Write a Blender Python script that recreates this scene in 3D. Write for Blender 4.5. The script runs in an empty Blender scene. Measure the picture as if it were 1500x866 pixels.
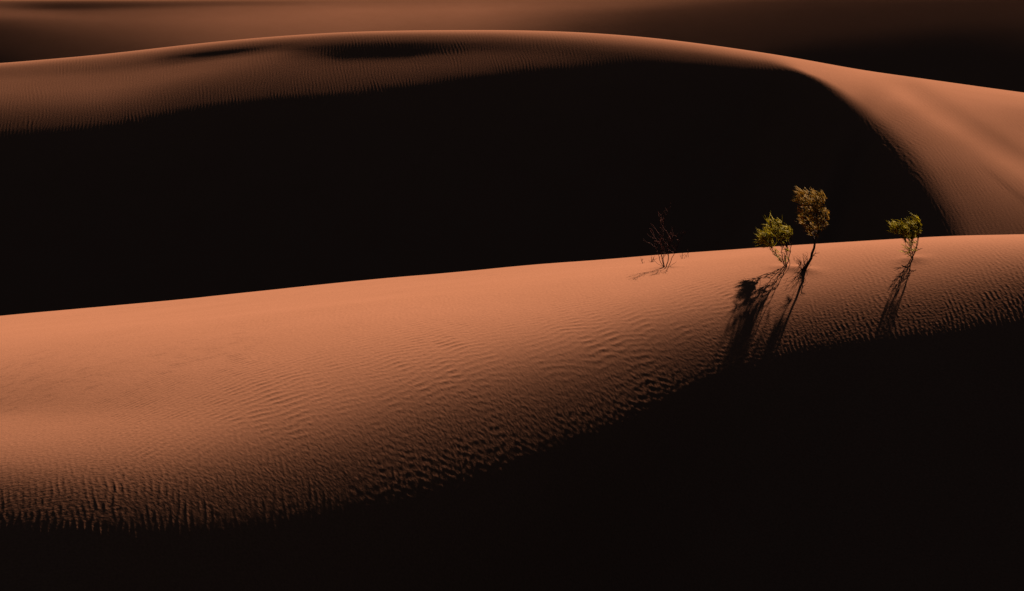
import bpy, math, random
import numpy as np
from mathutils import Vector, Matrix

rad = math.radians
rng = np.random.default_rng(7)
random.seed(11)
S = bpy.context.scene

# ------------------------------------------------------------------ frame of reference
F = 4127.0            # focal length in photo pixels (1500 wide)
PITCH = rad(10.0)     # camera looks 10 degrees down
CAMZ = 24.0           # camera height above the valley floor
SUN_EL, SUN_AZ = rad(20.0), rad(16.0)   # azimuth measured from +Y towards +X
SX = math.cos(SUN_EL) * math.sin(SUN_AZ)
SY = math.cos(SUN_EL) * math.cos(SUN_AZ)
SZ = math.sin(SUN_EL)


def img(phi, w):
    """direction (azimuth phi, dz/dr = w) -> photo column/row"""
    sp, cp = np.sin(phi), np.cos(phi)
    dep = cp * math.cos(PITCH) - w * math.sin(PITCH)
    return 750 + F * sp / dep, 433 - F * (cp * math.sin(PITCH) + w * math.cos(PITCH)) / dep


def lin(c):
    c = np.asarray(c, float) / 255.0
    return np.where(c < 0.04045, c / 12.92, ((c + 0.055) / 1.055) ** 2.4)


def blur1(a, sig, axis):
    if sig <= 0:
        return a
    n = int(3 * sig) + 1
    k = np.exp(-0.5 * (np.arange(-n, n + 1) / sig) ** 2)
    k /= k.sum()
    pad = [(0, 0)] * a.ndim
    pad[axis] = (n, n)
    b = np.pad(a, pad, mode='edge')
    out = np.zeros_like(a)
    for i, kk in enumerate(k):
        sl = [slice(None)] * a.ndim
        sl[axis] = slice(i, i + a.shape[axis])
        out += kk * b[tuple(sl)]
    return out


def bilerp(tab, u0, du, v0, dv, u, v):
    x = np.clip((u - u0) / du, 0, tab.shape[0] - 1.001)
    y = np.clip((v - v0) / dv, 0, tab.shape[1] - 1.001)
    i, j = x.astype(int), y.astype(int)
    fx, fy = x - i, y - j
    return (tab[i, j] * (1 - fx) * (1 - fy) + tab[i + 1, j] * fx * (1 - fy)
            + tab[i, j + 1] * (1 - fx) * fy + tab[i + 1, j + 1] * fx * fy)


def curve(pts):
    xs, ys = zip(*pts)
    g = np.arange(-400, 3001, 4.0)
    y = np.interp(g, xs, ys)
    # linear extension past the ends
    sl0 = (ys[1] - ys[0]) / (xs[1] - xs[0]); sl1 = (ys[-1] - ys[-2]) / (xs[-1] - xs[-2])
    y = np.where(g < xs[0], ys[0] + (g - xs[0]) * sl0 * 0.7, y)
    y = np.where(g > xs[-1], ys[-1] + (g - xs[-1]) * sl1 * 0.7, y)
    y = blur1(y, 9, 0)
    return lambda u: np.interp(u, g, y)


KL = 0.67  # sun-facing cosine per unit of linear brightness
def steep(R, deep=-0.10):
    """slope facing (cosine to the sun) that a given tone needs; below ~20 the slope turns away"""
    R = np.asarray(R, float)
    a = KL * lin(25)
    return np.where(R > 25, KL * lin(R), np.where(R > 0, a + (R - 25) / 25.0 * (a + 0.03), -0.03 + R / 60.0 * (-0.03 - deep)))


def tone_table(cols, sig_u, sig_v, vmax=500, deep=-0.10):
    """cols: {u: [(d, R), ...]} d = rows under the crest line. returns facing table over (u, d)"""
    us = sorted(cols)
    cols = {u: (c + [(c[-1][0] + (45 if u < 850 else 14), -60)] if c[-1][1] == 0 else c) for u, c in cols.items()}
    d = np.arange(0, vmax, 1.0)
    prof = np.array([steep(np.interp(d, [p[0] for p in cols[u]], [p[1] for p in cols[u]]), deep) for u in us])
    ug = np.arange(-400, 3001, 5.0)
    tab = np.empty((len(ug), len(d)))
    for j in range(len(d)):
        tab[:, j] = np.interp(ug, us, prof[:, j])
    tab = blur1(blur1(tab, sig_u / 5.0, 0), sig_v, 1)
    return tab


# ------------------------------------------------------------------ value noise
_lat = rng.random((256, 256))
def vnoise(x, y):
    xi, yi = np.floor(x).astype(int), np.floor(y).astype(int)
    fx, fy = x - xi, y - yi
    fx = fx * fx * (3 - 2 * fx); fy = fy * fy * (3 - 2 * fy)
    a = _lat[xi & 255, yi & 255]; b = _lat[(xi + 1) & 255, yi & 255]
    c = _lat[xi & 255, (yi + 1) & 255]; e = _lat[(xi + 1) & 255, (yi + 1) & 255]
    return (a * (1 - fx) + b * fx) * (1 - fy) + (c * (1 - fx) + e * fx) * fy - 0.5

def fbm(x, y, n=3):
    s, a = 0, 1.0
    for k in range(n):
        s = s + a * vnoise(x * 2 ** k + 17.3 * k, y * 2 ** k + 5.1 * k); a *= 0.5
    return s


def waves(x, y, ang, lam, n, jang, jlam, seed, skew=0.35):
    """field of ripples with crests running along ang (degrees from +X), unit rms slope"""
    r = np.random.default_rng(seed)
    h = np.zeros_like(x); q = np.zeros_like(x)
    for i in range(n):
        a = rad(ang + 90 + r.normal(0, jang))
        l = lam * (1 + r.normal(0, jlam))
        k = 2 * math.pi / l
        ph = k * (x * math.cos(a) + y * math.sin(a)) + r.random() * 6.283
        h += np.cos(ph)
        q += np.sin(ph)
    s = math.sqrt(2.0 / n)
    h *= s; q *= s
    env = np.sqrt(h * h + q * q) + 1e-3
    # sharpen crests
    h = (h + skew * (h * h - q * q) / (env + 0.6)) / (1 + skew)
    return h * lam / (2 * math.pi)


# ------------------------------------------------------------------ azimuth columns
dense = np.arctan((np.arange(-165, 1666, 1.1) - 750) / F / math.cos(PITCH))
edge = dense[-1]
out = [edge]
st = rad(0.03)
while out[-1] < rad(178):
    st = min(st * 1.14, rad(4)); out.append(out[-1] + st)
out = np.array(out[1:]); out = out[out < rad(179.0)]
PHI = np.sort(np.concatenate([-out, dense, out]))
PHIC = np.clip(PHI, rad(-17), rad(17))
NC = len(PHI)
SA, CA = math.sin(SUN_AZ), math.cos(SUN_AZ)

def proj(x, y, z):
    dep = y * math.cos(PITCH) - z * math.sin(PITCH)
    return 750 + F * x / dep, 433 - F * (y * math.sin(PITCH) + z * math.cos(PITCH)) / dep


class Dune:
    """A dune described by its crest (plan curve rc, skyline vc) and by how steeply each spot of its
    face turns from the sun. The face is integrated downhill along lines parallel to the sun's azimuth."""
    def __init__(s, vc, facing, rc, pmax, tmin, tmax, dt, ds, length, tau, gmin, back, curv, zlow):
        ph = np.linspace(rad(-34), rad(48), 1600)
        wg = np.linspace(-0.55, 0.05, 2500)
        wc = np.empty(len(ph))
        for i, p_ in enumerate(ph):
            u, v = img(p_, wg)
            dlt = v - vc(u)
            wc[i] = np.interp(0, dlt[::-1], wg[::-1])
        u, _ = img(ph, wc)
        r = rc(u)
        x, y, z = r * np.sin(ph), r * np.cos(ph), r * wc
        tt, ss = x * CA - y * SA, x * SA + y * CA
        s.t = np.arange(tmin, tmax, dt); s.dt = dt; s.ds = ds
        s.sc = np.interp(s.t, tt, ss); s.zc = np.interp(s.t, tt, z)
        s.back, s.curv = back, curv
        n = int(length / ds)
        Z = np.empty((len(s.t), n + 1)); Z[:, 0] = s.zc
        S_ = s.sc.copy(); zz = s.zc.copy()
        e = 0.02
        for k in range(n):
            X = s.t * CA + S_ * SA; Y = -s.t * SA + S_ * CA
            u, v = proj(X, Y, zz); d = v - vc(u)
            u1, v1 = proj(X + e * SA, Y + e * CA, zz); Ds = ((v1 - vc(u1)) - d) / e
            u2, v2 = proj(X, Y, zz + e); Dz = ((v2 - vc(u2)) - d) / e
            ptan = -Ds / Dz
            if k == 0: s.pc = ptan.copy()
            p = (SZ - facing(u, v, d)) / math.cos(SUN_EL)
            p = np.minimum(p, pmax)
            dd = np.maximum(d, 0) + 0.01
            g = np.maximum(p - ptan, gmin) * np.sqrt(dd / (dd + tau))
            p = np.minimum(ptan + g, pmax + 0.02)
            zz = zz - p * ds
            zz = np.maximum(zz, zlow)
            S_ = S_ - ds
            Z[:, k + 1] = zz
        s.Z = Z
    def height(s, X, Y):
        t = X * CA - Y * SA; sv = X * SA + Y * CA
        a = np.clip((t - s.t[0]) / s.dt, 0, len(s.t) - 1.001)
        i = a.astype(int); fa = a - i
        sc = s.sc[i] * (1 - fa) + s.sc[i + 1] * fa
        zc = s.zc[i] * (1 - fa) + s.zc[i + 1] * fa
        pc = s.pc[i] * (1 - fa) + s.pc[i + 1] * fa
        tau = sv - sc
        b = np.clip(-tau / s.ds, 0, s.Z.shape[1] - 1.001)
        j = b.astype(int); fb = b - j
        h = (s.Z[i, j] * (1 - fa) * (1 - fb) + s.Z[i + 1, j] * fa * (1 - fb) + s.Z[i, j + 1] * (1 - fa) * fb + s.Z[i + 1, j + 1] * fa * fb)
        T = np.maximum(tau, 0)
        hb = zc + pc * T - s.curv * T * T / (1 + s.curv * T / s.back)
        return np.where(tau > 0, hb, h)


# ------------------------------------------------------------------ FOREGROUND DUNE
vcF = curve([(-200, 482), (0, 463), (250, 440), (500, 414), (750, 391), (950, 375), (1200, 356), (1400, 345), (1500, 343), (1700, 341)])
vtF = curve([(-200, 735), (0, 745), (150, 752), (300, 755), (450, 736), (600, 706), (750, 660), (900, 601), (1000, 555), (1100, 519), (1200, 495), (1350, 476), (1500, 452), (1700, 430)])
tcols = {  # tone along t = 0 (crest) .. 1 (terminator)
    0:    [(0, 228), (.05, 218), (.12, 207), (.25, 190), (.38, 166), (.47, 160), (.54, 185), (.62, 180), (.74, 150), (.86, 90), (.95, 45), (1.02, 25), (1.15, 0)],
    250:  [(0, 230), (.05, 220), (.12, 210), (.25, 192), (.38, 172), (.48, 165), (.56, 168), (.66, 150), (.78, 110), (.9, 60), (1.0, 28), (1.15, 0)],
    600:  [(0, 234), (.05, 223), (.1, 212), (.22, 198), (.36, 178), (.5, 150), (.64, 112), (.78, 78), (.9, 48), (1.0, 27), (1.15, 0)],
    1000: [(0, 230), (.05, 218), (.1, 206), (.25, 190), (.42, 160), (.6, 115), (.78, 72), (.92, 40), (1.0, 27), (1.15, 0)],
    1250: [(0, 220), (.05, 208), (.12, 192), (.28, 160), (.45, 130), (.62, 95), (.8, 58), (.95, 34), (1.02, 25), (1.2, 0)],
    1500: [(0, 218), (.05, 204), (.12, 184), (.28, 148), (.45, 112), (.62, 78), (.8, 48), (.95, 32), (1.02, 25), (1.25, 0)],
}
for u_ in tcols: tcols[u_].append((tcols[u_][-1][0] + 0.35, -60))
tus = sorted(tcols)
tg = np.linspace(0, 2.5, 500)
TP = np.array([steep(np.interp(tg, [p[0] for p in tcols[u]], [p[1] for p in tcols[u]]), -0.15) for u in tus])
ugF = np.arange(-400, 3001, 5.0)
TF = np.array([np.interp(ugF, tus, TP[:, j]) for j in range(len(tg))]).T
TF = blur1(blur1(TF, 14, 0), 5, 1)

def facF(u, v, d):
    t = (v - vcF(u)) / (vtF(u) - vcF(u))
    return bilerp(TF, -400, 5.0, 0, tg[1], u, np.clip(t, 0, 2.49))

PF = 0.56
rcF = curve([(-400, 88), (0, 84), (300, 82), (600, 77), (900, 69), (1183, 62), (1500, 58), (2000, 56), (2900, 55)])
FR = Dune(vcF, facF, rcF, PF, -55, 35, 0.10, 0.04, 60, 2.5, 0.028, 0.55, 0.012, -30)

# ------------------------------------------------------------------ MIDDLE DUNE
vcM = curve([(-200, 104), (0, 93), (150, 80), (300, 62.5), (400, 53.5), (500, 47), (600, 44.5), (750, 44), (850, 47), (950, 54.5), (1050, 67), (1150, 82), (1210, 93), (1260, 103), (1300, 108), (1400, 122), (1500, 136), (1700, 160)])
mc = {
    -200: [(0, 150), (8, 80), (22, 100), (50, 110), (75, 80), (95, 45), (115, 20), (150, 0)],
    0:    [(0, 150), (4, 110), (8, 80), (15, 92), (26, 115), (42, 112), (58, 92), (74, 62), (90, 34), (100, 20), (130, 0)],
    150:  [(0, 150), (4, 105), (10, 82), (20, 78), (30, 104), (48, 112), (66, 92), (82, 60), (95, 32), (105, 18), (130, 0)],
    215:  [(0, 150), (4, 105), (9, 70), (18, 60), (25, 84), (34, 106), (50, 104), (65, 80), (80, 52), (92, 28), (105, 12), (130, 0)],
    255:  [(0, 150), (4, 95), (8, 44), (15, 2), (22, 42), (30, 100), (44, 104), (58, 78), (74, 52), (88, 28), (100, 12), (130, 0)],
    300:  [(0, 150), (4, 90), (8, 34), (16, -14), (22, 30), (28, 96), (40, 102), (54, 78), (68, 52), (80, 34), (92, 18), (120, 0)],
    350:  [(0, 152), (3, 88), (8, 34), (16, -14), (21, 36), (27, 98), (38, 92), (54, 68), (72, 45), (84, 28), (94, 15), (120, 0)],
    400:  [(0, 152), (3, 85), (7, 32), (13, 6), (19, 34), (24, 84), (36, 78), (54, 60), (72, 42), (84, 26), (94, 12), (120, 0)],
    450:  [(0, 152), (4, 80), (9, 28), (20, 8), (30, 26), (38, 58), (49, 64), (64, 54), (76, 38), (86, 24), (96, 10), (120, 0)],
    500:  [(0, 152), (4, 80), (9, 26), (18, 6), (34, 6), (42, 38), (49, 60), (64, 54), (76, 38), (86, 24), (96, 10), (120, 0)],
    600:  [(0, 160), (4, 95), (9, 34), (18, 4), (32, 2), (40, 36), (50, 58), (62, 46), (74, 28), (84, 12), (110, 0)],
    700:  [(0, 165), (5, 96), (11, 42), (19, 12), (28, 16), (38, 46), (50, 42), (62, 22), (74, 6), (95, 0)],
    800:  [(0, 165), (7, 108), (13, 54), (20, 22), (28, 20), (40, 28), (50, 20), (60, 6), (80, 0)],
    900:  [(0, 165), (7, 116), (13, 78), (19, 34), (26, 16), (38, 12), (50, 4), (70, 0)],
    1000: [(0, 172), (7, 130), (13, 96), (19, 50), (25, 22), (45, 0)],
    1100: [(0, 178), (7, 148), (12, 118), (17, 60), (22, 18), (36, 0)],
    1170: [(0, 190), (6, 172), (10, 150), (13, 80), (17, 20), (26, 0)],
}
mc = {u_: [(d_ * (0.84 if u_ >= 950 else 1), R_ if d_ < 12 or u_ > 650 else R_ * (0.92 if u_ <= 650 else 1)) for d_, R_ in c_] for u_, c_ in mc.items()}
TM = tone_table(mc, 11, 1.4, deep=-0.12)
fl = {
    1150: [(0, 200), (10, 185), (25, 165), (60, 125), (100, 85), (160, 50), (240, 36)],
    1300: [(0, 200), (12, 188), (30, 170), (50, 138), (75, 108), (110, 80), (160, 56), (260, 40)],
    1400: [(0, 200), (14, 188), (34, 176), (60, 166), (90, 142), (135, 106), (190, 74), (260, 56)],
    1500: [(0, 200), (14, 184), (28, 156), (50, 146), (80, 152), (105, 158), (130, 136), (165, 104), (205, 74), (260, 56)],
    1700: [(0, 195), (14, 182), (60, 160), (120, 150), (180, 110), (260, 75)],
}
TFL = tone_table(fl, 25, 3)
vee = curve([(900, 66), (1000, 79), (1100, 95), (1160, 98.5), (1185, 102), (1200, 110), (1215, 125), (1232, 145), (1252, 168), (1280, 198), (1310, 235), (1340, 280), (1360, 315), (1378, 350), (1400, 400), (1440, 520), (1500, 760), (1600, 1300)])

def facM(u, v, d):
    A = bilerp(TM, -400, 5.0, 0, 1.0, u, d)
    B = bilerp(TFL, -400, 5.0, 0, 1.0, u, d)
    # faint oblique furrows running down the lit flank
    s = (v - 160) - (u - 1400) * 0.66
    B = B - 0.022 * np.exp(-(s / 9.0) ** 2) * np.clip((u - 1330) / 120, 0, 1)
    s2 = (v - 268) - (u - 1470) * 0.8
    B = B - 0.03 * np.exp(-(s2 / 6.0) ** 2) * np.clip((u - 1420) / 40, 0, 1)
    soft = 7 + np.clip(v - 108, 0, 220) * 0.75
    k = np.clip((vee(u) - v) / soft, 0, 1)
    k = k * k * (3 - 2 * k)
    ridge = (v - 122) - (u - 1290) * 0.64
    on = np.clip((u - 1270) / 60, 0, 1)
    B = B * (1 + on * (0.22 * np.exp(-(ridge / 13.0) ** 2) - 0.16 * np.exp(-((ridge + 30) / 16.0) ** 2)))
    B = -0.015 + (B + 0.015) * k - 0.11 * np.clip((v - vee(u)) / (soft * 0.5 + 10), 0, 1)
    m = np.clip((u - 1120) / 60.0, 0, 1); m = m * m * (3 - 2 * m)
    return A * (1 - m) + B * m

PM = 0.54
MR = Dune(vcM, facM, lambda u: 150 + 0 * u, PM, -85, 60, 0.16, 0.06, 90, 2.5, 0.015, 0.50, 0.006, -34)

# ------------------------------------------------------------------ DISTANT DUNES
vcD = curve([(-200, -1), (0, -1.2), (250, -1.4), (500, -3), (700, -5), (900, -8), (1100, -18), (1500, -34), (1700, -40)])
dc = {
    -200: [(0, 120), (4, 75), (12, 90), (22, 90), (30, 50), (60, 25), (100, 15)],
    0:    [(0, 120), (3, 72), (8, 80), (13, 102), (21, 98), (29, 62), (42, 36), (57, 28), (72, 23), (90, 20)],
    60:   [(0, 120), (3, 36), (9, 26), (14, 95), (21, 104), (31, 76), (47, 50), (70, 36), (90, 30)],
    110:  [(0, 110), (3, 24), (9, 22), (14, 80), (23, 100), (38, 76), (58, 52), (82, 40)],
    200:  [(0, 105), (4, 42), (7, 52), (13, 96), (27, 102), (47, 82), (70, 62)],
    350:  [(0, 110), (4, 80), (9, 116), (27, 126), (47, 112), (70, 98)],
    500:  [(0, 115), (6, 122), (15, 138), (30, 132), (50, 120)],
    700:  [(0, 115), (8, 128), (16, 136), (30, 124), (50, 104)],
    850:  [(0, 118), (14, 108), (26, 84), (45, 60), (70, 45)],
    950:  [(0, 110), (14, 88), (26, 56), (45, 40), (80, 24)],
    1060: [(0, 100), (20, 54), (34, 42), (60, 30), (100, 22)],
    1200: [(0, 90), (20, 39), (34, 32), (60, 26), (100, 18)],
    1400: [(0, 80), (30, 30), (50, 26), (80, 20), (130, 14)],
    1700: [(0, 80), (30, 36), (60, 30), (100, 24)],
}
dc = {u_: [(0, 105)] + [(d_ + 3, R_) for d_, R_ in c_[1:]] for u_, c_ in dc.items()}
TD = tone_table(dc, 18, 1.2, deep=-0.02)
def facD(u, v, d):
    return bilerp(TD, -400, 5.0, 0, 1.0, u, d)
PD = 0.52
DR = Dune(vcD, facD, lambda u: 430 + 0 * u, PD, -240, 180, 0.6, 0.25, 190, 0.5, 0.03, 0.30, 0.0008, -80)


# ------------------------------------------------------------------ assemble the sheets
def geo(a, b, k):
    n = max(2, int(round(math.log(b / a) / k)))
    return a * (b / a) ** (np.arange(n) / n)

rowsF = np.concatenate([[0.6, 2, 4, 7, 11, 15, 19, 22.5], geo(25, 31, 0.004), geo(31, 38, 0.0012), geo(38, 64, 0.00044), geo(64, 86, 0.0006), geo(86, 96, 0.006), [96.0]])
rowsM = np.concatenate([[96.0], geo(96.3, 126, 0.0012), geo(126, 151, 0.0003), geo(151, 156, 0.003), geo(156, 200, 0.02), [200.0]])
rowsD = np.concatenate([[200.0], geo(206, 300, 0.02), geo(300, 433, 0.0012), geo(433, 470, 0.008), geo(470, 2500, 0.02), geo(2500, 9000, 0.06)])

fade = np.clip((np.abs(PHI) - rad(35)) / rad(40), 0, 1)
fade = (fade * fade * (3 - 2 * fade))[:, None]
ripfade = np.clip(1 - (np.abs(PHI) - rad(12.0)) / rad(0.7), 0, 1)[:, None]

def smax(a, b, k):
    d = (a - b) / k
    return np.maximum(a, b) + k * np.log1p(np.exp(-np.abs(d)))

def relief(rr):
    X = rr[None, :] * np.sin(PHI)[:, None]
    Y = rr[None, :] * np.cos(PHI)[:, None]
    fl_ = np.interp(rr, [0, 80, 170, 260, 600, 3000], [-22.5, -22.5, -24, -44, -48, -52])[None, :] + 0.9 * fbm(X / 23, Y / 23, 2)
    base = fl_
    # far dune fields beyond the last crest, up to the horizon
    far = np.clip((rr - 520) / 260, 0, 1)[None, :]
    base = base + far * (34 * (fbm(X / 210 + 9, Y / 130 + 4, 3) + 0.05) + 22 * np.clip(fbm(X / 900, Y / 500 + 3, 2), 0, 1))
    hs = []
    if rr[0] < 120: hs.append(FR.height(X, Y))
    if rr[-1] > 60 and rr[0] < 260: hs.append(MR.height(X, Y))
    if rr[-1] > 150: hs.append(DR.height(X, Y))
    h = base
    for q in hs:
        q = q * (1 - fade) + (fl_ - 4) * fade
        h = smax(h, np.maximum(q, -200), 0.35)
    # restore exact crest level: smooth max adds nothing once the dune stands well clear of the floor
    return X, Y, h

def ripples_front(X, Y, rr):
    u = 750 + F * np.tan(PHIC)[:, None] * np.ones_like(rr)[None, :]
    n1 = fbm(X / 2.3 + 3, Y / 5.0 + 8, 2)
    n2 = fbm(X / 1.1 + 30, Y / 3.0 + 1, 2)
    wx = X + 0.10 * fbm(X / 0.9, Y / 1.6, 2); wy = Y + 0.16 * fbm(X / 1.3 + 5, Y / 1.7 + 2, 2)
    A = waves(wx, wy, 99, 0.088, 22, 14, 0.22, 1)
    B = waves(X + 0.25 * (wx - X), Y + 0.25 * (wy - Y), 61, 0.098, 24, 6, 0.10, 2)
    C = waves(wx, wy, 95, 0.090, 22, 9, 0.18, 3)
    D = waves(wx, wy, 20, 0.11, 16, 14, 0.15, 4)
    B2 = waves(0.5 * (wx + X), 0.5 * (wy + Y), 46, 0.084, 24, 9, 0.12, 5)
    B3 = waves(0.5 * (wx + X), 0.5 * (wy + Y), 67, 0.092, 24, 8, 0.14, 8)
    ue, ve_ = proj(X, Y, FR.height(X, Y))
    tt = (ve_ - vcF(ue)) / (vtF(ue) - vcF(ue)) + 0.16 * n1      # 0 on the crest, 1 where the sun just grazes
    sg = lambda a: 1 / (1 + np.exp(-np.clip(a, -30, 30)))
    low = sg((tt - 0.66) / 0.07)
    crest = sg((0.20 - tt) / 0.05)
    right = sg((u - 1170 + n1 * 110) / 40)
    left = sg((470 - u + n2 * 300) / 90)
    wC = np.clip(right + 0.7 * crest * (1 - right), 0, 1)
    wA = (1 - wC) * low * left
    wB2 = (1 - wC) * low * (1 - left)
    wB = (1 - wC) * (1 - low)
    mid_ = sg((tt - 0.25) / 0.08)
    ampl = (0.8 + 0.3 * low)
    far = sg((Y - 60) / 4.0) * (1 - low)
    G = waves(0.5 * (wx + X), 0.5 * (wy + Y), 124, 0.150, 22, 12, 0.16, 6)
    G2 = waves(X, Y, 58, 0.150, 22, 8, 0.14, 7)
    h = far * (G * 0.024 * (1 + n2) + G2 * 0.040 * mid_) + (1 - 0.7 * far) * (wA * (A * 0.046 + B2 * 0.016) + wB2 * (B3 * 0.060 + B2 * 0.034 + A * 0.006) + wB * (B * 0.135 + B2 * 0.022) + wC * (C * 0.068 + A * 0.014) * ampl)
    h = 1.05 * h * (1 + 1.0 * n2) + D * 0.010 * (1 + 1.2 * n1)
    h += 0.0008 * fbm(X / 0.075, Y / 0.10, 2) + 0.020 * fbm(X / 3.6 + 4, Y / 5.1, 2)
    for bx, by in MOUNDS:
        h += 0.035 * np.exp(-((X - bx) ** 2 + (Y - by) ** 2) / 0.28 ** 2)
    return h * ripfade

def ripples_mid(X, Y, rr):
    u = 750 + F * np.tan(PHIC)[:, None] * np.ones_like(rr)[None, :]
    wx = X + 0.25 * fbm(X / 2.1, Y / 3, 2); wy = Y + 0.3 * fbm(X / 2.9, Y / 3 + 7, 2)
    A = waves(wx, wy, 94, 0.165, 20, 6, 0.12, 11)
    B = waves(wx, wy, 76, 0.17, 18, 12, 0.12, 12)
    C = waves(wx, wy, 90, 0.23, 20, 6, 0.18, 13)
    E = waves(wx, wy, 98, 0.18, 20, 9, 0.16, 14)
    ue, ve_ = proj(X, Y, MR.height(X, Y))
    near = np.exp(-np.clip(vee(ue) - ve_, 0, 500) / 45.0)
    n = fbm(X / 4, Y / 8, 2)
    right = 1 / (1 + np.exp(-(u - 1190) / 30))
    h = (0.036 * (A * 0.9 + B * 0.35)) * (1 - right) * (1 + n) + (0.036 * C * near + 0.034 * E) * right * (1 + n)
    return h * ripfade

def sheet(name, rr, rip, label=None):
    X, Y, H = relief(rr)
    if rip is not None:
        H = H + rip(X, Y, rr)
    nr = len(rr)
    co = np.stack([X, Y, H + CAMZ], axis=-1).reshape(-1, 3).astype(np.float32)
    i = np.arange(NC)[:, None]; j = np.arange(nr - 1)[None, :]
    i2 = (i + 1) % NC
    q = np.stack([i * nr + j, i * nr + j + 1, i2 * nr + j + 1, i2 * nr + j], axis=-1).reshape(-1, 4)
    q = q[:, ::-1]
    nq = len(q)
    me = bpy.data.meshes.new(name)
    extra_v = 0
    me.vertices.add(len(co)); me.vertices.foreach_set('co', co.ravel())
    me.loops.add(nq * 4); me.loops.foreach_set('vertex_index', q.ravel().astype(np.int32))
    me.polygons.add(nq)
    me.polygons.foreach_set('loop_start', (np.arange(nq) * 4).astype(np.int32))
    me.polygons.foreach_set('loop_total', np.full(nq, 4, np.int32))
    me.update(calc_edges=True)
    me.polygons.foreach_set('use_smooth', np.ones(nq, bool))
    me.materials.append(SAND)
    o = bpy.data.objects.new(name, me)
    S.collection.objects.link(o)
    o['kind'] = 'structure'
    if label: o['label'] = label
    # flip if the faces look down
    if me.polygons[nq // 2].normal.z < 0:
        me.flip_normals()
    return X, Y, H


# ------------------------------------------------------------------ materials
def mat(name):
    m = bpy.data.materials.new(name); m.use_nodes = True
    nt = m.node_tree; nt.nodes.clear()
    return m, nt, nt.nodes, nt.links

def make_sand():
    m, nt, N, Lk = mat('sand')
    o = N.new('ShaderNodeOutputMaterial'); b = N.new('ShaderNodeBsdfPrincipled')
    tc = N.new('ShaderNodeNewGeometry')
    n1 = N.new('ShaderNodeTexNoise'); n1.inputs['Scale'].default_value = 0.35; n1.inputs['Detail'].default_value = 5
    n2 = N.new('ShaderNodeTexNoise'); n2.inputs['Scale'].default_value = 26.0; n2.inputs['Detail'].default_value = 3
    Lk.new(tc.outputs['Position'], n1.inputs['Vector']); Lk.new(tc.outputs['Position'], n2.inputs['Vector'])
    mx = N.new('ShaderNodeMix'); mx.data_type = 'RGBA'
    mx.inputs['A'].default_value = (0.500, 0.214, 0.122, 1); mx.inputs['B'].default_value = (0.560, 0.242, 0.144, 1)
    Lk.new(n1.outputs['Fac'], mx.inputs['Factor'])
    mr = N.new('ShaderNodeMapRange'); mr.inputs['From Min'].default_value = 0.3; mr.inputs['From Max'].default_value = 0.7
    mr.inputs['To Min'].default_value = 0.88; mr.inputs['To Max'].default_value = 1.10
    Lk.new(n2.outputs['Fac'], mr.inputs['Value'])
    mu = N.new('ShaderNodeMix'); mu.data_type = 'RGBA'; mu.blend_type = 'MULTIPLY'; mu.inputs['Factor'].default_value = 1
    Lk.new(mx.outputs['Result'], mu.inputs['A'])
    cb = N.new('ShaderNodeCombineColor')
    for k in ('Red', 'Green', 'Blue'): Lk.new(mr.outputs['Result'], cb.inputs[k])
    Lk.new(cb.outputs['Color'], mu.inputs['B'])
    Lk.new(mu.outputs['Result'], b.inputs['Base Color'])
    b.inputs['Roughness'].default_value = 1.0
    b.inputs['Specular IOR Level'].default_value = 0.0
    bp = N.new('ShaderNodeBump'); bp.inputs['Strength'].default_value = 0.45; bp.inputs['Distance'].default_value = 0.01
    n3 = N.new('ShaderNodeTexNoise'); n3.inputs['Scale'].default_value = 18.0; n3.inputs['Detail'].default_value = 4
    Lk.new(tc.outputs['Position'], n3.inputs['Vector']); Lk.new(n3.outputs['Fac'], bp.inputs['Height'])
    Lk.new(bp.outputs['Normal'], b.inputs['Normal'])
    Lk.new(b.outputs['BSDF'], o.inputs['Surface'])
    return m

def make_leaf(name, c1, c2, trans=0.45):
    m, nt, N, Lk = mat(name)
    o = N.new('ShaderNodeOutputMaterial')
    geo_ = N.new('ShaderNodeNewGeometry')
    n = N.new('ShaderNodeTexNoise'); n.inputs['Scale'].default_value = 6.0; n.inputs['Detail'].default_value = 3
    Lk.new(geo_.outputs['Position'], n.inputs['Vector'])
    cr = N.new('ShaderNodeMapRange'); cr.inputs['From Min'].default_value = 0.35; cr.inputs['From Max'].default_value = 0.65
    ad = N.new('ShaderNodeMath'); ad.operation = 'ADD'
    sc = N.new('ShaderNodeMath'); sc.operation = 'MULTIPLY'; sc.inputs[1].default_value = 0.35
    Lk.new(geo_.outputs['Random Per Island'], sc.inputs[0]); Lk.new(n.outputs['Fac'], ad.inputs[0]); Lk.new(sc.outputs[0], ad.inputs[1])
    Lk.new(ad.outputs[0], cr.inputs['Value'])
    cr.inputs['From Max'].default_value = 0.95
    mx = N.new('ShaderNodeMix'); mx.data_type = 'RGBA'
    mx.inputs['A'].default_value = (*c1, 1); mx.inputs['B'].default_value = (*c2, 1)
    Lk.new(cr.outputs['Result'], mx.inputs['Factor'])
    d = N.new('ShaderNodeBsdfPrincipled'); d.inputs['Roughness'].default_value = 0.7; d.inputs['Specular IOR Level'].default_value = 0.2
    t = N.new('ShaderNodeBsdfTranslucent')
    Lk.new(mx.outputs['Result'], d.inputs['Base Color']); Lk.new(mx.outputs['Result'], t.inputs['Color'])
    ms = N.new('ShaderNodeMixShader'); ms.inputs[0].default_value = trans
    Lk.new(d.outputs['BSDF'], ms.inputs[1]); Lk.new(t.outputs['BSDF'], ms.inputs[2])
    Lk.new(ms.outputs[0], o.inputs['Surface'])
    return m

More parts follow.
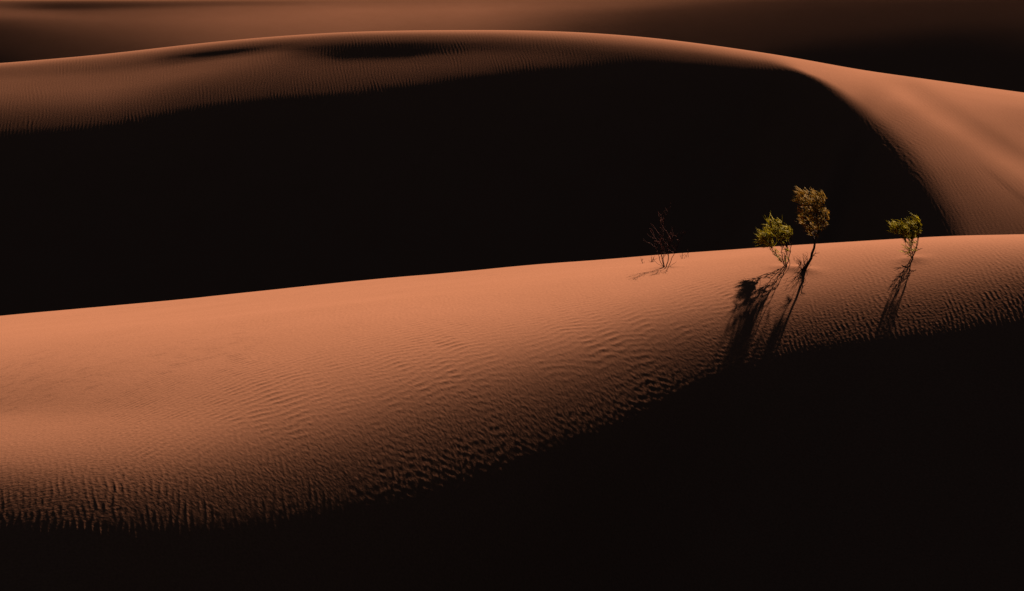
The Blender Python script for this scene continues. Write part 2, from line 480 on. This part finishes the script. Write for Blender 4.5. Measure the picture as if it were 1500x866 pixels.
def make_bark(name, c1, c2):
    m, nt, N, Lk = mat(name)
    o = N.new('ShaderNodeOutputMaterial'); b = N.new('ShaderNodeBsdfPrincipled')
    g = N.new('ShaderNodeNewGeometry')
    mp = N.new('ShaderNodeMapping'); mp.inputs['Scale'].default_value = (40, 40, 9)
    n = N.new('ShaderNodeTexNoise'); n.inputs['Scale'].default_value = 1.0; n.inputs['Detail'].default_value = 4
    Lk.new(g.outputs['Position'], mp.inputs['Vector']); Lk.new(mp.outputs['Vector'], n.inputs['Vector'])
    mx = N.new('ShaderNodeMix'); mx.data_type = 'RGBA'
    mx.inputs['A'].default_value = (*c1, 1); mx.inputs['B'].default_value = (*c2, 1)
    Lk.new(n.outputs['Fac'], mx.inputs['Factor']); Lk.new(mx.outputs['Result'], b.inputs['Base Color'])
    bp = N.new('ShaderNodeBump'); bp.inputs['Distance'].default_value = 0.004
    Lk.new(n.outputs['Fac'], bp.inputs['Height']); Lk.new(bp.outputs['Normal'], b.inputs['Normal'])
    b.inputs['Roughness'].default_value = 0.9; b.inputs['Specular IOR Level'].default_value = 0.1
    Lk.new(b.outputs['BSDF'], o.inputs['Surface'])
    return m

SAND = make_sand()
LEAF = make_leaf('needle_foliage', (0.52, 0.44, 0.02), (0.92, 0.78, 0.06), 0.5)
LEAF_DRY = make_leaf('dry_needle_foliage', (0.50, 0.34, 0.07), (0.92, 0.64, 0.19), 0.5)
BARK = make_bark('bark', (0.22, 0.09, 0.05), (0.38, 0.19, 0.11))
DEAD = make_bark('dead_twig_bark', (0.22, 0.045, 0.030), (0.40, 0.085, 0.055))

def foot(u, v):
    dx, dy = (u - 750) / F, (433 - v) / F
    t = np.arange(42, 90, 0.01)
    x = dx * t; y = (math.cos(PITCH) + dy * math.sin(PITCH)) * t; z = (-math.sin(PITCH) + dy * math.cos(PITCH)) * t
    k = int(np.argmax(z <= FR.height(x, y)))
    return x[k], y[k]
MOUNDS = [foot(1179, 396), foot(1152, 393), foot(1337, 380), foot(975, 392)]

FX, FY, FH = sheet('foreground_dune', rowsF, ripples_front)
sheet('middle_dune', rowsM, ripples_mid)
sheet('distant_dunes', rowsD, None)


# ground lookup: photo pixel on the near dune -> point of the sheet
def ground_at(x, y):
    ph = math.atan2(x, y); r = math.hypot(x, y)
    i = int(np.clip(np.searchsorted(PHI, ph) - 1, 0, NC - 2)); j = int(np.clip(np.searchsorted(rowsF, r) - 1, 0, len(rowsF) - 2))
    a = (ph - PHI[i]) / (PHI[i + 1] - PHI[i]); b = (r - rowsF[j]) / (rowsF[j + 1] - rowsF[j])
    return float(FH[i, j] * (1 - a) * (1 - b) + FH[i + 1, j] * a * (1 - b) + FH[i, j + 1] * (1 - a) * b + FH[i + 1, j + 1] * a * b)

def base_at(u, v):
    dx, dy = (u - 750) / F, (433 - v) / F
    d = np.array([dx, math.cos(PITCH) + dy * math.sin(PITCH), -math.sin(PITCH) + dy * math.cos(PITCH)])
    prev = None
    for t in np.arange(40, 90, 0.01):
        p = d * t
        g = ground_at(p[0], p[1])
        if p[2] <= g:
            return Vector((p[0], p[1], g + CAMZ)), t / F
    p = d * 58
    return Vector((p[0], p[1], ground_at(p[0], p[1]) + CAMZ)), 58 / F


# ------------------------------------------------------------------ plants
class MB:
    def __init__(s): s.v = []; s.f = []
    def tube(s, pts, r0, r1, n=6):
        pts = [Vector(p) for p in pts]
        rings = []
        m = len(pts)
        for i, p in enumerate(pts):
            t = (pts[min(i + 1, m - 1)] - pts[max(i - 1, 0)]).normalized()
            a = t.cross(Vector((0.13, 1, 0.07))).normalized(); b = t.cross(a).normalized()
            r = r0 + (r1 - r0) * i / (m - 1)
            k = len(s.v)
            for q in range(n):
                an = 2 * math.pi * q / n
                s.v.append(p + a * (r * math.cos(an)) + b * (r * math.sin(an)))
            rings.append(k)
        for i in range(m - 1):
            for q in range(n):
                s.f.append((rings[i] + q, rings[i] + (q + 1) % n, rings[i + 1] + (q + 1) % n, rings[i + 1] + q))
        s.f.append(tuple(rings[0] + q for q in range(n))[::-1]); s.f.append(tuple(rings[-1] + q for q in range(n)))
    def blade(s, p, d, L, w, bend):
        """thin needle, three-sided, tapering, curving towards bend"""
        p = Vector(p); d = Vector(d).normalized(); n = 3
        a = d.cross(Vector((random.gauss(0, 1), random.gauss(0, 1), random.gauss(0, 1)))).normalized(); b = d.cross(a)
        k = len(s.v); m = 3
        for i in range(m):
            t = i / m
            c = p + d * (L * t) + Vector(bend) * (L * t * t)
            r = w * 0.5 * (1 - 0.6 * t)
            for q in range(3):
                an = 2.094 * q
                s.v.append(c + a * (r * math.cos(an)) + b * (r * math.sin(an)))
        s.v.append(p + d * L + Vector(bend) * L)
        for i in range(m - 1):
            for q in range(3):
                s.f.append((k + i * 3 + q, k + i * 3 + (q + 1) % 3, k + i * 3 + 3 + (q + 1) % 3, k + i * 3 + 3 + q))
        e = k + (m - 1) * 3
        for q in range(3): s.f.append((e + q, e + (q + 1) % 3, k + m * 3))
    def build(s, name, material, parent):
        me = bpy.data.meshes.new(name); me.from_pydata([tuple(v) for v in s.v], [], s.f); me.update()
        for p in me.polygons: p.use_smooth = True
        me.materials.append(material)
        o = bpy.data.objects.new(name, me); S.collection.objects.link(o)
        if parent is not None: o.parent = parent
        return o

def thing(name, loc, label, cat, group=None):
    o = bpy.data.objects.new(name, None); S.collection.objects.link(o)
    o.location = loc; o.empty_display_size = 0.2
    o['label'] = label; o['category'] = cat
    if group: o['group'] = group
    return o

def wiggle(a, b, n, amt, sag=0.0):
    a, b = Vector(a), Vector(b); L = (b - a).length
    out_ = []
    off = Vector((0, 0, 0))
    for i in range(n + 1):
        t = i / n
        e = math.sin(math.pi * t)
        j = Vector((random.gauss(0, 1), random.gauss(0, 1), random.gauss(0, 1))) * (amt * L * e)
        out_.append(a.lerp(b, t) + j + Vector((0, 0, sag * L * e)))
    return out_

def spray(mb, fol, c, root, s, wind, n, ln, w):
    """a twig from root to c, its needles swept downwind in one loose tuft"""
    tw = wiggle(root, c, 4, 0.05, 0.04)
    mb.tube(tw, 0.0045, 0.0018, 4)
    tuft = Vector(wind) + Vector((random.gauss(0, .26), random.gauss(0, .4), random.gauss(0, .28)))
    big = random.choice((.6, .9, 1.0, 1.35))
    for i in range(n):
        t = 0.55 + 0.45 * random.random() ** .7
        k = t * (len(tw) - 1); q = min(int(k), len(tw) - 2); p = tw[q].lerp(tw[q + 1], k - q)
        d = tuft + Vector((random.gauss(0, .2), random.gauss(0, .25), random.gauss(0, .2)))
        L = ln * random.uniform(.5, 1.2) * big
        fol.blade(p, d, L, w, (random.gauss(-.10, .08), random.gauss(0, .08), random.gauss(-.03, .12)))

def inside(poly, x, y):
    c = False; j = len(poly) - 1
    for i in range(len(poly)):
        if (poly[i][1] > y) != (poly[j][1] > y) and x < (poly[j][0] - poly[i][0]) * (y - poly[i][1]) / (poly[j][1] - poly[i][1]) + poly[i][0]:
            c = not c
        j = i
    return c

def px(u, v, b, s, y=0.0):
    """photo pixel to a point in the plant's own space (metres from its base)"""
    return Vector(((u - b[0]) * s, y, (b[1] - v) * s))

def crown_points(poly, n, b, s, depth):
    xs = [p[0] for p in poly]; ys = [p[1] for p in poly]
    cx, cy = sum(xs) / len(xs), sum(ys) / len(ys); hw = (max(xs) - min(xs)) / 2
    res = []
    while len(res) < n:
        x, y = random.uniform(min(xs), max(xs)), random.uniform(min(ys), max(ys))
        if inside(poly, x, y):
            e = max(0.15, 1 - (abs(x - cx) / hw) ** 2) ** 0.5
            res.append(px(x, y, b, s, random.uniform(-1, 1) * depth * e))
    return res

# --- the tall tree
def tree():
    b = (1179, 396); loc, s = base_at(*b)
    t = thing('small_tree', loc, 'tallest plant, a lone thin bent trunk carrying an upright olive crown blown to the left', 'tree', None)
    lean = 0.62
    base = Vector((loc.x, loc.y, loc.z - CAMZ))
    def along(p):           # lean the point back while keeping it on its line of sight
        y = p.y + lean * max(0.0, p.z)
        return (base + Vector((p.x, 0, p.z))) * (1 + y / base.y) - base
    P = lambda u, v, y=0: along(px(u, v, b, s, y))
    tr = MB()
    path = [P(1177, 402), P(1180, 393, .01), P(1183, 387, .0), P(1188, 378, .02), P(1189, 371, .03), P(1192, 363, .0), P(1193, 354, -.02), P(1196, 345, 0), P(1199, 334, .02)]
    tr.tube(path, 0.030, 0.016, 8)
    tr.tube([P(1177, 402), P(1175, 395, .05), P(1181, 388, .02)], 0.016, 0.012, 6)
    tr.build('trunk', BARK, t)
    db = MB()
    db.tube(wiggle(P(1188, 377, .02), P(1194, 371, -.05), 4, .06), .010, .006, 5)
    db.tube(wiggle(P(1194, 371, -.05), P(1200, 370, -.03), 3, .06), .006, .003, 5)
    db.tube(wiggle(P(1192, 373, -.03), P(1196, 376, .08), 3, .06), .005, .002, 5)
    db.tube(wiggle(P(1194, 371, -.05), P(1195, 366, -.03), 3, .06), .004, .002, 5)
    o = db.build('dead_branch', DEAD, t)
    for k in range(5):      # tangle of thin basal twigs
        tb = MB(); a = P(1177 + random.uniform(-2, 3), 398, random.uniform(-.08, .08))
        for q in range(4):
            e = a + Vector((random.uniform(-11, 9) * s, random.uniform(-.25, .25), random.uniform(9, 26) * s))
            w = wiggle(a, e, 5, .07); tb.tube(w, .0045, .0018, 4)
            for z in range(3):
                c = w[random.randint(2, 5)]
                tb.tube(wiggle(c, c + Vector((random.uniform(-6, 5) * s, random.uniform(-.1, .1), random.uniform(2, 8) * s)), 3, .06), .0025, .0012, 4)
        tb.build('basal_twig', DEAD, t)
    poly = [(1194, 350), (1184, 342), (1174, 333), (1169, 322), (1173, 312), (1170, 305), (1164, 298), (1164, 288), (1170, 279), (1180, 274), (1191, 273), (1202, 281), (1209, 280), (1212, 290), (1212, 303), (1216, 318), (1214, 330), (1206, 340), (1199, 348)]
    cs = crown_points(poly, 135, b, s, 0.40)
    cs = [along(c) for c in cs]
    limbs = [P(1178, 318, .05), P(1190, 300, -.12), P(1172, 288, .0), P(1203, 296, .1), P(1209, 322, -.05), P(1186, 334, .12)]
    joints = [path[-2], path[-1], path[-1], path[-1], path[-2], path[-3]]
    groups = [[] for _ in limbs]
    for c in cs:
        k = min(range(len(limbs)), key=lambda i: (limbs[i] - c).length + random.uniform(0, .08)); groups[k].append(c)
    for k, L in enumerate(limbs):
        mb, fo = MB(), MB()
        w = wiggle(joints[k], L, 6, .03, .06)
        mb.tube(w, .013, .006, 6)
        for c in groups[k]:
            q = w[random.randint(2, 6)]
            root = q.lerp(c, 0.15)
            cc = q.lerp(c, 0.9)
            spray(mb, fo, cc, q, s, (-.62, .2, .72), 12, 12 * s, .010)
        br = mb.build('branch', BARK, t); fo.build('foliage', LEAF_DRY, br)
    return t

def bush(name, b, label, stems, polys, n, dep, leaf, wind, ln, extra=None, nblade=12, w=.0095, group=None):
    loc, s = base_at(*b)
    t = thing(name, loc, label, 'shrub', group)
    P = lambda u, v, y=0: px(u, v, b, s, y)
    tips = []
    for st_ in stems:
        pts = [P(*q) for q in st_[0]]
        mb, fo = MB(), MB()
        m = MB()
        fine = []
        for i in range(len(pts) - 1):
            seg = wiggle(pts[i], pts[i + 1], 3, .06)
            fine += seg if i == 0 else seg[1:]
        m.tube(fine, st_[1], st_[1] * 0.4, 6)
        tips.append((m, MB(), fine))
    for poly, which in polys:
        for c in crown_points(poly, n, b, s, dep):
            k = min(which, key=lambda i: (tips[i][2][-1] - c).length + random.uniform(0, .10))
            m, fo, fine = tips[k]
            q = fine[random.randint(max(0, len(fine) - 4), len(fine) - 1)]
            spray(m, fo, q.lerp(c, .9), q, s, wind, nblade, ln * s, w)
    for m, fo, fine in tips:
        for z in range(7):
            k = random.uniform(0.15, 0.75) * (len(fine) - 1); q = min(int(k), len(fine) - 2); a = fine[q].lerp(fine[q + 1], k - q)
            e = a + Vector((random.uniform(-9, 5) * s, random.uniform(-.12, .12), random.uniform(2, 9) * s))
            if z % 2: spray(m, fo, e, a, s, wind, 5, ln * s * 0.55, w)
            else: m.tube(wiggle(a, e, 3, .06), .003, .0014, 4)
        so = m.build('stem', BARK, t)
        if fo.v: fo.build('foliage', leaf, so)
    if extra:
        for pts in extra:
            m = MB()
            pp = [P(*q) for q in pts]
            for i in range(len(pp) - 1):
                m.tube(wiggle(pp[i], pp[i + 1], 4, .06), .006, .004, 5)
                for z in range(2):
                    a = pp[i].lerp(pp[i + 1], random.random()); e = a + Vector((random.uniform(-.08, .08), random.uniform(-.06, .06), random.uniform(.0, .07)))
                    m.tube(wiggle(a, e, 3, .05), .003, .0015, 4)
            m.build('dry_twig', DEAD, t)
    return t

tree()
bush('desert_shrub', (1147, 391), 'broad yellow-green shrub with two needle tufts standing left of the tall tree',
     [([(1154, 394, .05), (1151, 388, .03), (1150, 376, 0), (1153, 362, .0), (1154, 352, .05)], .012),
      ([(1152, 394, 0), (1153, 385, -.05), (1156, 372, -.04), (1158, 360, -.05), (1157, 348, -.05)], .010),
      ([(1155, 394, .0), (1157, 385, .04), (1154, 374, .02), (1148, 362, .06), (1143, 350, .1)], .006),
      ([(1153, 394, .0), (1148, 388, .04), (1149, 374, .02), (1152, 362, -.06), (1150, 345, -.1)], .006),
      ([(1150, 394, .1), (1147, 382, .08), (1145, 370, .08), (1146, 358, .1)], .010),
      ([(1146, 385, .1), (1140, 378, .1), (1136, 371, .1), (1131, 365, .1), (1126, 355, .1)], .009),
      ([(1143, 382, .15), (1134, 374, .15), (1130, 368, .15), (1126, 361, .12), (1121, 352, .12)], .007)],
     [([(1124, 332), (1120, 322), (1124, 317), (1133, 321), (1145, 320), (1155, 321), (1161, 325), (1162, 338), (1159, 350), (1153, 359), (1146, 360), (1138, 350), (1131, 341)], (0, 1, 2, 3, 4)),
      ([(1113, 350), (1116, 341), (1124, 339), (1132, 345), (1135, 356), (1131, 362), (1122, 360)], (5, 6))],
     46, .28, LEAF, (-.72, 0, .55), 12)
bush('desert_shrub', (1337, 379), 'low green shrub farthest right, alone on the dune beside the lit flank behind',
     [([(1336, 382, 0), (1337, 374, 0), (1335, 364, 0), (1332, 352, .05), (1330, 342, .05)], .011),
      ([(1336, 382, 0), (1338, 373, -.04), (1341, 362, -.05), (1343, 350, -.05), (1343, 338, 0)], .009),
      ([(1337, 380, .03), (1340, 370, .05), (1344, 360, .05), (1346, 349, .05)], .006),
      ([(1336, 380, .03), (1332, 368, -.05), (1334, 356, -.05), (1337, 345, -.05)], .006),
      ([(1338, 380, .03), (1336, 366, .08), (1329, 356, .05), (1322, 347, .05)], .005),
      ([(1336, 380, .03), (1333, 371, .05), (1327, 360, .05), (1325, 349, .08)], .007)],
     [([(1305, 321), (1312, 318), (1322, 320), (1333, 322), (1341, 320), (1350, 318), (1351, 330), (1351, 340), (1345, 347), (1334, 349), (1322, 345), (1312, 340), (1307, 334), (1314, 330)], (0, 1, 2, 3, 4, 5))],
     72, .22, LEAF, (-.82, 0, .36), 14,
     extra=[[(1337, 372, 0), (1328, 369, -.05), (1320, 366, -.1)], [(1338, 371, 0), (1345, 367, .05), (1352, 365, .1)], [(1337, 376, 0), (1330, 373, .05), (1326, 374, .1)]], nblade=11)

# --- bare shrub and sprigs
def branchy(mb, a, b_, r, lvl):
    w = wiggle(a, b_, 5, .05)
    mb.tube(w, r, r * .55, 5)
    if lvl == 0: return
    L = (b_ - a).length
    for i in range(3 if lvl > 1 else 2):
        q = w[random.randint(2, 5)]
        d = (b_ - a).normalized() + Vector((random.gauss(-.05, .55), random.gauss(0, .5), random.gauss(.05, .25)))
        branchy(mb, q, q + d.normalized() * L * random.uniform(.35, .62), r * .6, lvl - 1)

def bare():
    b = (975, 391); loc, s = base_at(*b)
    t = thing('bare_shrub', loc, 'leafless reddish shrub of thin bare twigs, leftmost big plant on the crest', 'shrub')
    P = lambda u, v, y=0: px(u, v, b, s, y)
    for pts, r in [([(973, 394), (970, 380), (969, 366), (967, 350), (968, 335)], .010), ([(977, 394), (979, 378), (978, 364), (983, 350), (988, 343)], .010),
                   ([(973, 393), (966, 380), (962, 368), (958, 356), (957, 343)], .007), ([(978, 393), (984, 378), (990, 366), (996, 352)], .007),
                   ([(974, 393), (973, 372), (971, 350), (972, 332), (968, 316)], .007), ([(972, 391), (963, 386), (956, 378)], .004), ([(978, 392), (985, 388), (991, 384)], .004)]:
        m = MB(); dy = random.uniform(-.15, .15)
        pp = [P(q[0], q[1], dy * i / 3) for i, q in enumerate(pts)]
        for i in range(len(pp) - 1):
            m.tube(wiggle(pp[i], pp[i + 1], 3, .05), r * (1 - .17 * i), r * (1 - .17 * (i + 1)), 5)
            if i >= 1 and r > .005:
                for z in range(3):
                    q = pp[i].lerp(pp[i + 1], random.random())
                    d = Vector((random.gauss(0, .8), random.gauss(0, .5), random.uniform(.7, 1.8))).normalized()
                    branchy(m, q, q + d * random.uniform(9, 20) * s, r * .5, 1)
        m.build('stem', DEAD, t)
bare()

def sprig(b, label, tips):
    loc, s = base_at(*b)
    m = MB()
    for (du, dv) in tips:
        a = Vector((random.uniform(-.02, .02), random.uniform(-.03, .03), -.02)); e = Vector((du * s, random.uniform(-.05, .05), dv * s))
        w = wiggle(a, e, 4, .05); m.tube(w, .0045, .002, 4)
        m.tube(wiggle(w[2], w[2] + Vector((random.uniform(-.06, .06), 0, random.uniform(.05, .09))), 3, .05), .003, .0015, 4)
    o = m.build('dry_sprig', DEAD, None); o.location = loc
    o['label'] = label; o['category'] = 'sprig'; o['group'] = 'dry sprigs poking out of the sand'
sprig((941, 386), 'leftmost thin dry sprig left of the bare shrub', [(-3, 9), (1, 7), (4, -1)])
sprig((956, 384), 'forked dry sprig close to the left foot of the bare shrub', [(-6, 2), (-2, 11), (3, 9), (7, 6), (1, 8)])
sprig((1000, 379), 'dry sprig just right of the bare shrub', [(-4, 6), (0, 10), (4, 3)])
sprig((1007, 377), 'single upright dry sprig farthest right of the bare shrub', [(0, 11), (-3, 4)])
sprig((1172, 390), 'short dry sprig on the sand between the broad shrub and the tall tree', [(-3, 6), (2, 7), (0, 9)])

# ------------------------------------------------------------------ camera, light
cam = bpy.data.cameras.new('camera'); co = bpy.data.objects.new('camera', cam); S.collection.objects.link(co)
cam.sensor_width = 36; cam.lens = 36 * F / 1500.0
cam.clip_start = 0.5; cam.clip_end = 30000
co.location = (0, 0, CAMZ); co.rotation_euler = (rad(90) - PITCH, 0, 0)
S.camera = co

sl = bpy.data.lights.new('sun', 'SUN'); so = bpy.data.objects.new('sun', sl); S.collection.objects.link(so)
sl.energy = 5.0; sl.angle = rad(0.5); sl.color = (1.0, 0.80, 0.62)
so.rotation_euler = Vector((SX, SY, SZ)).to_track_quat('Z', 'Y').to_euler()
so.location = (20, 100, 60)

wd = bpy.data.worlds.new('World'); S.world = wd; wd.use_nodes = True
nt = wd.node_tree; nt.nodes.clear()
sky = nt.nodes.new('ShaderNodeTexSky'); sky.sky_type = 'NISHITA'; sky.sun_disc = False
sky.sun_elevation = SUN_EL; sky.sun_rotation = SUN_AZ
bg = nt.nodes.new('ShaderNodeBackground'); bg.inputs['Strength'].default_value = 0.0038
ow = nt.nodes.new('ShaderNodeOutputWorld')
nt.links.new(sky.outputs[0], bg.inputs[0]); nt.links.new(bg.outputs[0], ow.inputs[0])

vs = S.view_settings
S.display_settings.display_device = 'sRGB'
vs.view_transform = 'Standard'; vs.look = 'None'; vs.gamma = 1; vs.exposure = 0.82; vs.use_curve_mapping = False
S.cycles.max_bounces = 6; S.cycles.diffuse_bounces = 0
